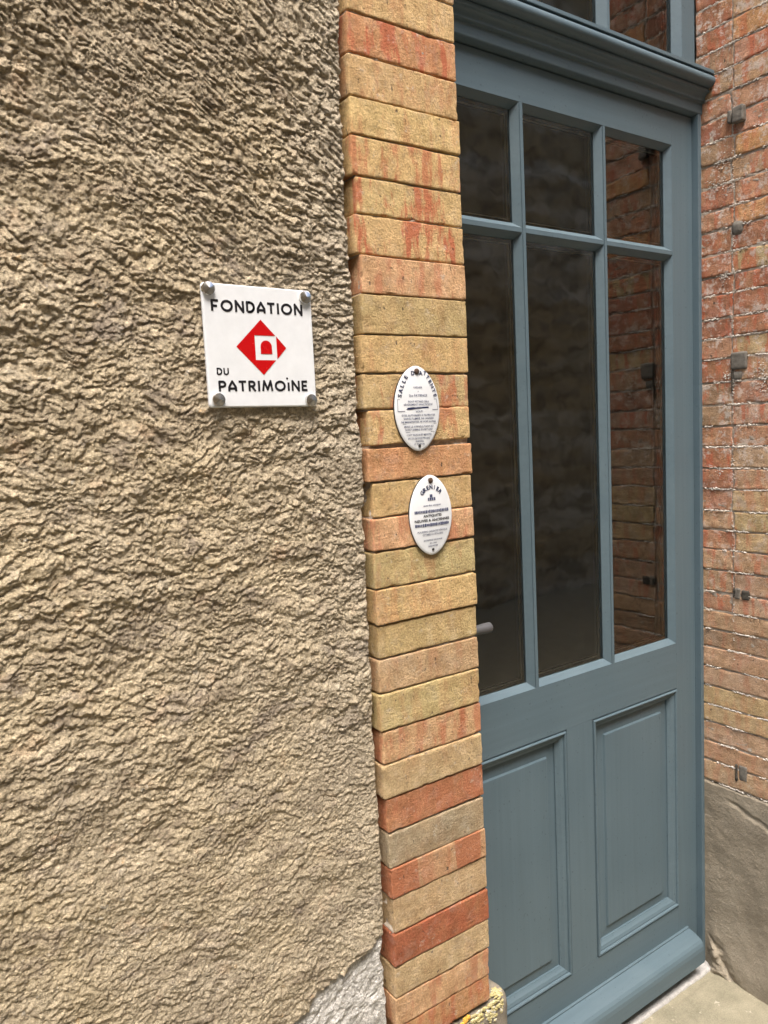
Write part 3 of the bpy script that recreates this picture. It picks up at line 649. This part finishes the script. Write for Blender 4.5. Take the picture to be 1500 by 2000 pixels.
# dark room behind the glass
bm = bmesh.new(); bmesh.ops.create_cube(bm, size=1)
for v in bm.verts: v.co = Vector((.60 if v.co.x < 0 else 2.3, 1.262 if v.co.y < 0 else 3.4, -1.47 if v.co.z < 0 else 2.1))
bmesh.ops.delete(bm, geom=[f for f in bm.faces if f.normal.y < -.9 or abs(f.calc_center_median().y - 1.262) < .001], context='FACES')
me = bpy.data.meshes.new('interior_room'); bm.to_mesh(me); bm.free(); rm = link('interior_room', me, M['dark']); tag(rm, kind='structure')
for (nm, x0, x1) in (('left', .56, .757), ('right', XR - .0, 1.95)):
    b_ = box('reveal_core', x0 + (0.0 if nm == 'right' else .0), x1, 1.1915, 1.262, -1.47, 1.96, M['mortar'], None, 0); b_['kind'] = 'structure'

# building across the lane (seen mirrored in the panes)
ox = spread([(-6, 1.5, .3), (1.5, 8.5, .03), (8.5, 14, .3)]); oz = spread([(-1.5, 4.2, .03)])
Xo, Zo = np.meshgrid(ox, oz)
band = np.sin(Zo * 2 * np.pi / .62 + .3 * np.sin(Xo * 2))
Yo = -2.35 + .05 * fbm(Xo * 4, Zo * 7, 151, 4) + .03 * np.abs(fbm(Xo * 9, Zo * 18, 153, 3)) + .012 * (band > .3)
opp = grid_mesh('house_across_lane', Xo, Yo, Zo, None, None, True, True)
mm = NT('rough_stone_front'); zc = mm.n('ShaderNodeSeparateXYZ'); mm.l(mm.co.outputs['Object'], zc.inputs[0])
nb_ = mm.noise(1.2, 3, .5, mm.mapped((.25, 1, 3.6))); nb2 = mm.noise(7, 6, .7, mm.mapped((1, 1, 2)))
cc = mm.mix(mm.ramp(nb_, .42, .56), (.56, .46, .30, 1), (.72, .67, .56, 1)); cc = mm.mix(mm.ramp(nb2, .42, .66), cc, (.20, .165, .11, 1))
opp.data.materials.clear(); opp.data.materials.append(mm.fin(cc, .95, mm.bump(mm.noise(12, 6, .7), 1.0, .05), .1)); tag(opp, 'rough stone house front across the lane, mirrored in the door panes', 'house')

# ================================================================== SIGNS
def stroke_poly(pts, th, closed=False, y=0, seg=8):
    """flat strokes with round joins and ends, as triangles"""
    V = []; F = []
    P = [Vector(p) for p in pts]; n = len(P); rng = range(n if closed else n - 1)
    for i in rng:
        a, b = P[i], P[(i + 1) % n]; d = (b - a)
        if d.length < 1e-9: continue
        nn = Vector((-d.y, d.x)).normalized() * th / 2; k = len(V)
        V += [a + nn, a - nn, b - nn, b + nn]; F.append((k, k + 1, k + 2, k + 3))
    for i, p in enumerate(P):
        if not closed and i in (0, n - 1): continue
        k = len(V); V += [p + Vector((math.cos(2 * math.pi * j / 12), math.sin(2 * math.pi * j / 12))) * th / 2 for j in range(12)]; F.append(tuple(range(k, k + 12)))
    return V, F
def arc(cx, cy, rx, ry, a0, a1, n=14): return [(cx + rx * math.cos(math.radians(a0 + (a1 - a0) * k / n)), cy + ry * math.sin(math.radians(a0 + (a1 - a0) * k / n))) for k in range(n + 1)]
# geometric capitals in a unit-high cell: (width, strokes)
G = {
 'F': (.62, [([(.08, 0), (.08, .92), (.62, .92)], 0), ([(.08, .45), (.50, .45)], 0)]),
 'O': (1.02, [(arc(.51, .5, .43, .42, 0, 360, 28)[:-1], 1)]),
 'N': (.78, [([(.08, 0), (.08, .97), (.70, .03), (.70, 1.0)], 0)]),
 'D': (.76, [([(.08, .08), (.08, .92), (.30, .92)] + arc(.30, .5, .38, .42, 90, -90, 14) + [(.08, .08)], 0)]),
 'A': (.74, [([(.07, 0), (.07, .40)] + [(.37, .95)] + [(.67, .40), (.67, 0)], 0), ([(.07, .28), (.67, .28)], 0)]),
 'T': (.68, [([(0, .92), (.68, .92)], 0), ([(.34, .92), (.34, 0)], 0)]),
 'I': (.20, [([(.10, 0), (.10, 1)], 0)]),
 'i': (.20, [([(.10, 0), (.10, .84)], 0)]),
 'U': (.74, [([(.08, 1), (.08, .36)] + arc(.37, .36, .29, .29, 180, 360, 12) + [(.66, 1)], 0)]),
 'P': (.64, [([(.08, 0), (.08, .92), (.34, .92)] + arc(.34, .69, .24, .23, 90, -90, 12) + [(.08, .46)], 0)]),
 'R': (.66, [([(.08, 0), (.08, .92), (.34, .92)] + arc(.34, .70, .22, .22, 90, -90, 12) + [(.08, .48)], 0), ([(.30, .48), (.62, 0)], 0)]),
 'M': (1.0, [([(.06, 0), (.20, .97), (.50, .15), (.80, .97), (.94, 0)], 0)]),
 'E': (.56, [([(.56, .92), (.08, .92), (.08, .08), (.56, .08)], 0), ([(.08, .5), (.50, .5)], 0)]),
}
def deco_text(s, x0, x1, zb, h, th=.22, gap=.20, slant=0.0):
    tot = sum(G[c][0] for c in s) + gap * (len(s) - 1); k = (x1 - x0) / tot; x = x0; V = []; F = []
    for c in s:
        w, st = G[c]
        for pts, cl in st:
            v, f = stroke_poly([(x + px * k, zb + pz * h) for px, pz in pts], th * h, bool(cl)); o = len(V); V += v; F += [tuple(i + o for i in q) for q in f]
        x += (w + gap) * k
    return V, F
def flat_mesh(name, polys, y, mat, parent, base):
    V = []; F = []
    for j, (v, f) in enumerate(polys):
        o = len(V); V += [(base[0] + p[0], y - (j % 3) * 0 , base[1] + p[1]) for p in v]; F += [tuple(i + o for i in q) for q in f]
    # step each face a hair so overlapping strokes never share a plane
    VV = []; FF_ = []
    for j, q in enumerate(F):
        o = len(VV); VV += [(V[i][0], V[i][1] - .000012 * (j % 9), V[i][2]) for i in q]; FF_.append(tuple(range(o, o + len(q))))
    o = pyd(name, VV, FF_, mat, None); return child(o, parent)
SY = .8665; SB = (.4165, .1145)
plq = empty('square_plaque', (SB[0], .878, SB[1])); tag(plq, 'square white enamel plaque with red diamond emblem on the stucco', 'plaque', None)
bm = bmesh.new(); pts = []
hw, hh, rc_ = .0733, .0735, .004
for (cx, cz, a0) in ((hw - rc_, hh - rc_, 0), (-hw + rc_, hh - rc_, 90), (-hw + rc_, -hh + rc_, 180), (hw - rc_, -hh + rc_, 270)):
    pts += arc(cx, cz, rc_, rc_, a0, a0 + 90, 5)
loops = []
for (ins, y) in ((0, SY + .0045), (0, SY + .0018), (.0006, SY + .0006), (.0016, SY)):
    loops.append([bm.verts.new((SB[0] + p[0] * (1 - ins / hw), y, SB[1] + p[1] * (1 - ins / hh) - .0006 * p[0] / hw)) for p in pts])
for a, b in zip(loops, loops[1:]):
    for i in range(len(pts)): bm.faces.new((a[i], a[(i + 1) % len(pts)], b[(i + 1) % len(pts)], b[i]))
bm.faces.new(loops[-1]); bm.faces.new(loops[0][::-1]); bmesh.ops.recalc_face_normals(bm, faces=bm.faces[:])
me = bpy.data.meshes.new('plate'); bm.to_mesh(me); bm.free(); child(link('plate', me, M['enamel']), plq)
TY = SY - .0003
flat_mesh('lettering', [deco_text('FONDATION', -.0630, .0592, .0412, .0134)], TY, M['ink'], plq, SB)
flat_mesh('lettering', [deco_text('DU', -.0616, -.0464, -.0340, .0082, .22)], TY, M['ink'], plq, SB)
v_, f_ = deco_text('PATRIMOiNE', -.0605, .0602, -.0540, .0128)
dotv = [Vector(p) for p in arc(.0318, -.0382, .0014, .0014, 0, 330, 11)]
# the letter I of the last word is short, with a round dot above it
flat_mesh('lettering', [(v_, f_), (dotv, [tuple(range(len(dotv)))])], TY, M['ink'], plq, SB)
# red lozenge with a white square frame and a red arched doorway
import itertools
def poly(pts): return ([Vector(p) for p in pts], [tuple(range(len(pts)))])
L_, R_, T_, B_ = (-.0343, 0), (.0333, -.0004), (0, .0335), (0, -.0340)
sx0, sx1, sz0, sz1 = -.0094, .0193, -.0158, .0142
ed = lambda p, q, x: (x, p[1] + (q[1] - p[1]) * (x - p[0]) / (q[0] - p[0]))
ez = lambda p, q, z: (p[0] + (q[0] - p[0]) * (z - p[1]) / (q[1] - p[1]), z)
polys = [poly([L_, ed(L_, B_, sx0), (sx0, sz0), (sx0, sz1), ed(L_, T_, sx0)]),
         poly([ed(L_, T_, sx0), (sx0, sz1), ez(T_, R_, sz1), T_]),
         poly([ed(L_, B_, sx0), B_, ez(B_, R_, sz0), (sx0, sz0)]),
         poly([(sx1 + .0006, ed(B_, R_, sx1)[1]), R_, (sx1 + .0006, ed(T_, R_, sx1)[1])]),
         poly([(-.0022, -.0083), (.0133, -.0083)] + arc(.00555, .0005, .00775, .0078, 0, 180, 14))]
flat_mesh('emblem', polys, TY, M['redink'], plq, SB)
for (sx, sz) in ((-.0659, .0666), (.0635, .0635), (-.0625, -.0638), (.0635, -.0662)):
    v = []; f = []; seg = 24
    for (r, y) in ((.0078, SY + .001), (.0080, SY - .0035), (.0076, SY - .0045)):
        v += [(SB[0] + sx + r * math.cos(2 * math.pi * k / seg), y, SB[1] + sz + r * math.sin(2 * math.pi * k / seg)) for k in range(seg)]
    v.append((SB[0] + sx, SY - .0075, SB[1] + sz))
    for i in range(2):
        for k in range(seg): f.append((i * seg + k, i * seg + (k + 1) % seg, (i + 1) * seg + (k + 1) % seg, (i + 1) * seg + k))
    for k in range(seg): f.append((2 * seg + k, 2 * seg + (k + 1) % seg, 3 * seg))
    s_ = child(pyd('screw_cap', v, f, M['chrome'], None), plq)
    st_ = tube('spacer_post', [(SB[0] + sx, SY + .0046, SB[1] + sz), (SB[0] + sx, .892, SB[1] + sz)], .005, M['chrome'], None, 12); st_.parent = s_; st_.location = -plq.location - s_.location

def text_mesh(s, size, bold=0.0, shear=0.0, xs=1.0):
    cu = bpy.data.curves.new('t', 'FONT'); cu.body = s; cu.size = size; cu.align_x = 'CENTER'; cu.align_y = 'CENTER'; cu.offset = bold; cu.shear = shear; cu.resolution_u = 3
    o = bpy.data.objects.new('t', cu); sc.collection.objects.link(o)
    me = bpy.data.meshes.new_from_object(o); V = [Vector((v.co.x * xs, v.co.y)) for v in me.vertices]; F = [tuple(p.vertices) for p in me.polygons]
    bpy.data.objects.remove(o); bpy.data.curves.remove(cu); bpy.data.meshes.remove(me); return V, F
def oval_sign(name, cx, cz, a, b, label, expo=.56, pw=1.95):
    e = empty(name, (cx, .871, cz)); tag(e, label, 'plaque', 'small oval enamel plaques on the brick pillar')
    fr = .8655; dome = .0032
    half = lambda z: a * max(0.0, 1 - (abs(z) / b) ** pw) ** expo
    out = []
    N = 56
    for k in range(N):
        t = 2 * math.pi * k / N; s_ = math.sin(t); zz = b * (abs(s_) ** 1.0) * (1 if s_ >= 0 else -1); out.append((half(zz) * (1 if math.cos(t) >= 0 else -1), zz))
    v = []; f = []
    rings = [(1.0, fr + .004), (1.0, fr + .0008), (.985, fr)] + [(q, fr - dome * (1 - q * q)) for q in (.93, .85, .75, .6, .45, .3, .15)]
    for (q, y) in rings: v += [(cx + p[0] * q, y, cz + p[1] * q) for p in out]
    for i in range(len(rings) - 1):
        for k in range(N): f.append((i * N + k, i * N + (k + 1) % N, (i + 1) * N + (k + 1) % N, (i + 1) * N + k))
    f.append(tuple((len(rings) - 1) * N + k for k in range(N))); f.append(tuple(range(N - 1, -1, -1)))
    pl_ = child(pyd('plate', v, f, M['enamel'], None, False), e)
    pl_.data.polygons.foreach_set('use_smooth', [True] * len(pl_.data.polygons)); pl_.data.materials.append(M['rim'])
    for p in pl_.data.polygons:
        if p.index < N * 1: p.material_index = 1; p.use_smooth = False
    ysurf = lambda x, z: fr - dome * max(0, 1 - (max(abs(x) / max(half(z), 1e-4), 0) * .5 + abs(z) / b * .5) ** 2 * 1.0) - .0004 if False else fr - dome * (1 - min(1, (x / a) ** 2 + (z / b) ** 2)) - .0005
    def put(nm, polys, mat):
        VV = []; FF_ = []; c = 0
        for (pv, pf) in polys:
            for q in pf:
                o = len(VV); VV += [(cx + pv[i][0], ysurf(pv[i][0], pv[i][1]) - .00001 * (c % 9), cz + pv[i][1]) for i in q]; FF_.append(tuple(range(o, o + len(q)))); c += 1
        return child(pyd(nm, VV, FF_, mat, None), e)
    def nail(z, r, mat, big=True):
        pts_ = [(cx, ysurf(0, z) + .001, cz + z), (cx, ysurf(0, z) - (.0012 if big else .0002), cz + z), (cx, ysurf(0, z) - (.0022 if big else .0003), cz + z)]
        return tube('nail' if big else 'screw_hole', pts_, [r, r, r * .55], mat, e, 12)
    return e, put, nail, half
def place(tm, x, z, ang=0.0):
    V, F = tm; c, s = math.cos(ang), math.sin(ang); return ([Vector((x + p[0] * c - p[1] * s, z + p[0] * s + p[1] * c)) for p in V], F)
def fat_serif(c, s, shear=0):
    """bold letter with slab ends, from the default face made heavier"""
    return text_mesh(c, s, .00030, 0, 1.0)
rowz = lambda r, mid: (mid - r) / (9.375 * 1378.0)
# upper oval
e1, put1, nail1, half1 = oval_sign('oval_plaque', .6525, .0338, .0400, .0603, 'oval white enamel plaque headed SALLE D\'ATTENTE, upper of the two on the bricks')
word = "SALLE D'ATTENTE"; path = []
for k in range(161):
    t = -1 + 2 * k / 160; zz = .0497 - (abs(t) ** 1.35) * .0350; path.append((math.copysign(max(0, half1(zz) - .0068), t) if abs(t) > .02 else 0.0, zz))
path = [(p[0], p[1]) for p in path]
# resample by arc length
L = [0]
for p, q in zip(path, path[1:]): L.append(L[-1] + math.hypot(q[0] - p[0], q[1] - p[1]))
def at_len(s):
    for i in range(len(L) - 1):
        if L[i + 1] >= s:
            t = (s - L[i]) / max(1e-9, L[i + 1] - L[i]); p, q = path[i], path[i + 1]
            return p[0] + (q[0] - p[0]) * t, p[1] + (q[1] - p[1]) * t
    return path[-1]
polys = []
for i, ch in enumerate(word):
    if ch == ' ': continue
    s = L[-1] * (i + .5) / len(word); p = at_len(s); q0 = at_len(max(0, s - .003)); q1 = at_len(min(L[-1], s + .003))
    polys.append(place(fat_serif(ch, .0084), p[0], p[1], math.atan2(q1[1] - q0[1], q1[0] - q0[0])))
put1('lettering', polys, M['navy'])
rows = [(540, 'DÉDIÉE', .0030), (612, 'À', .0030), (685, 'Ste PATIENCE', .0042), (795, 'TOUT RETARD SERA', .0034), (850, 'SÉVÈREMENT SANCTIONNÉ', .0034), (975, 'VOUS', .0036), (1045, 'ÊTES AUTORISÉS À PATIENTER', .0034),
        (1103, 'SANS FUMER NI URINER', .0036), (1163, 'NI MANIFESTER NI VOIR AUTRE', .0034), (1250, 'MAIS LE CONSULTANT ICI', .0034), (1305, "N'EST JAMAIS EN RETARD", .0034), (1400, "C'EST QUELQUES MINUTES", .0030), (1465, 'EN UN SECOND PATIENT', .0030), (1520, 'ENCORE', .0030), (1572, 'ET TOUJOURS', .0030)]
wid = [160, 20, 340, 400, 540, 130, 630, 570, 650, 550, 510, 470, 420, 150, 190]
pp = []
for (r, s, sz), w in zip(rows, wid):
    tm = text_mesh(s, sz * 1.05, .00006); mw = max(v[0] for v in tm[0]) - min(v[0] for v in tm[0]); k = w / 9.375 / 1130 / mw
    pp.append(place(([Vector((v[0] * k, v[1])) for v in tm[0]], tm[1]), -.0002, rowz(r, 922)))
put1('small_lettering', pp, M['bluegrey'])
fx = lambda c: (c - 668) / 9.375 / 1110
ln = []
for pts_, th in (([(300, 965), (300, 752), (1015, 752), (1040, 945)], .0006), ([(300, 965), (418, 965)], .0008), ([(925, 945), (1040, 945)], .0008), ([(370, 1200), (1005, 1200)], .0005), ([(420, 1350), (965, 1350)], .0005)):
    ln.append(stroke_poly([(fx(a_), rowz(b_, 922)) for a_, b_ in pts_], th))
ln.append(poly([(fx(440), rowz(935, 922)), (fx(470), rowz(905, 922)), (fx(560), rowz(893, 922)), (fx(850), rowz(890, 922)), (fx(850), rowz(915, 922)), (fx(640), rowz(922, 922)), (fx(520), rowz(940, 922))]))
put1('ruled_lines', ln, M['navy'])
nail1(.0522, .0042, M['rust']); nail1(rowz(1600, 922), .0022, M['rim'], False)
# lower oval
e2, put2, nail2, half2 = oval_sign('oval_plaque', .6688, -.1205, .0390, .0586, 'oval white enamel plaque headed GRENIER, lower of the two on the bricks')
polys = []
for i, ch in enumerate('GRENIER'):
    a_ = math.radians(152 - 124 * (i + .5) / 7); R0x, R0z = .0200, .0182
    polys.append(place(fat_serif(ch, .0084), R0x * math.cos(a_), .0225 + R0z * math.sin(a_), a_ - math.pi / 2))
put2('lettering', polys, M['navy'])
mid = 880; fx2 = lambda c: (c - 712) / 9.375 / 1110; pp = []
for r, s, w, sz in ((688, 'entrée unique', 330, .0036), (1178, "POUSSIÈRE GARANTIE D'ÉPOQUE", 570, .0036), (1238, "ESTIMÉE À L'ÉTAGÈRE", 390, .0036), (1345, 'ENTREPRISE RECONNUE', 350, .0028), (1405, 'EN 1900', 130, .0026), (1460, 'BREVETÉE', 180, .0026)):
    tm = text_mesh(s, sz, .00006); mw = max(v[0] for v in tm[0]) - min(v[0] for v in tm[0]); k = w / 9.375 / 1110 / mw
    pp.append(place(([Vector((v[0] * k, v[1])) for v in tm[0]], tm[1]), 0, rowz(r, mid)))
put2('small_lettering', pp, M['bluegrey'])
pp = []
for r, s, w, sz in ((885, 'ANTIQUITES', 350, .0050), (968, 'NEUVES & ANCIENNES', 660, .0050)):
    tm = text_mesh(s, sz, .00016); mw = max(v[0] for v in tm[0]) - min(v[0] for v in tm[0]); k = w / 9.375 / 1110 / mw
    pp.append(place(([Vector((v[0] * k, v[1])) for v in tm[0]], tm[1]), 0, rowz(r, mid)))
put2('lettering', pp, M['ink'])
pp = []; rr = random.Random(4)
for r in (800, 1053):
    x = 388
    while x < 1030:
        w = rr.choice([18, 24, 30]); h_ = rr.choice([22, 26, 30])
        pp.append(poly([(fx2(x), rowz(r + h_, mid)), (fx2(x + w), rowz(r + h_, mid)), (fx2(x + w), rowz(r - h_, mid)), (fx2(x), rowz(r - h_, mid))])); x += w + rr.choice([5, 8])
for (x0, x1, r0, r1) in ((675, 725, 485, 540), (635, 660, 545, 600), (668, 700, 545, 600), (706, 738, 545, 600), (746, 778, 545, 600)):
    pp.append(poly([(fx2(x0), rowz(r1, mid)), (fx2(x1), rowz(r1, mid)), (fx2(x1), rowz(r0, mid)), (fx2(x0), rowz(r0, mid))]))
put2('ornament_bands', pp, M['bluegrey'])
nail2(.0508, .0040, M['rust']); nail2(rowz(1530, mid), .0021, M['rim'], False)
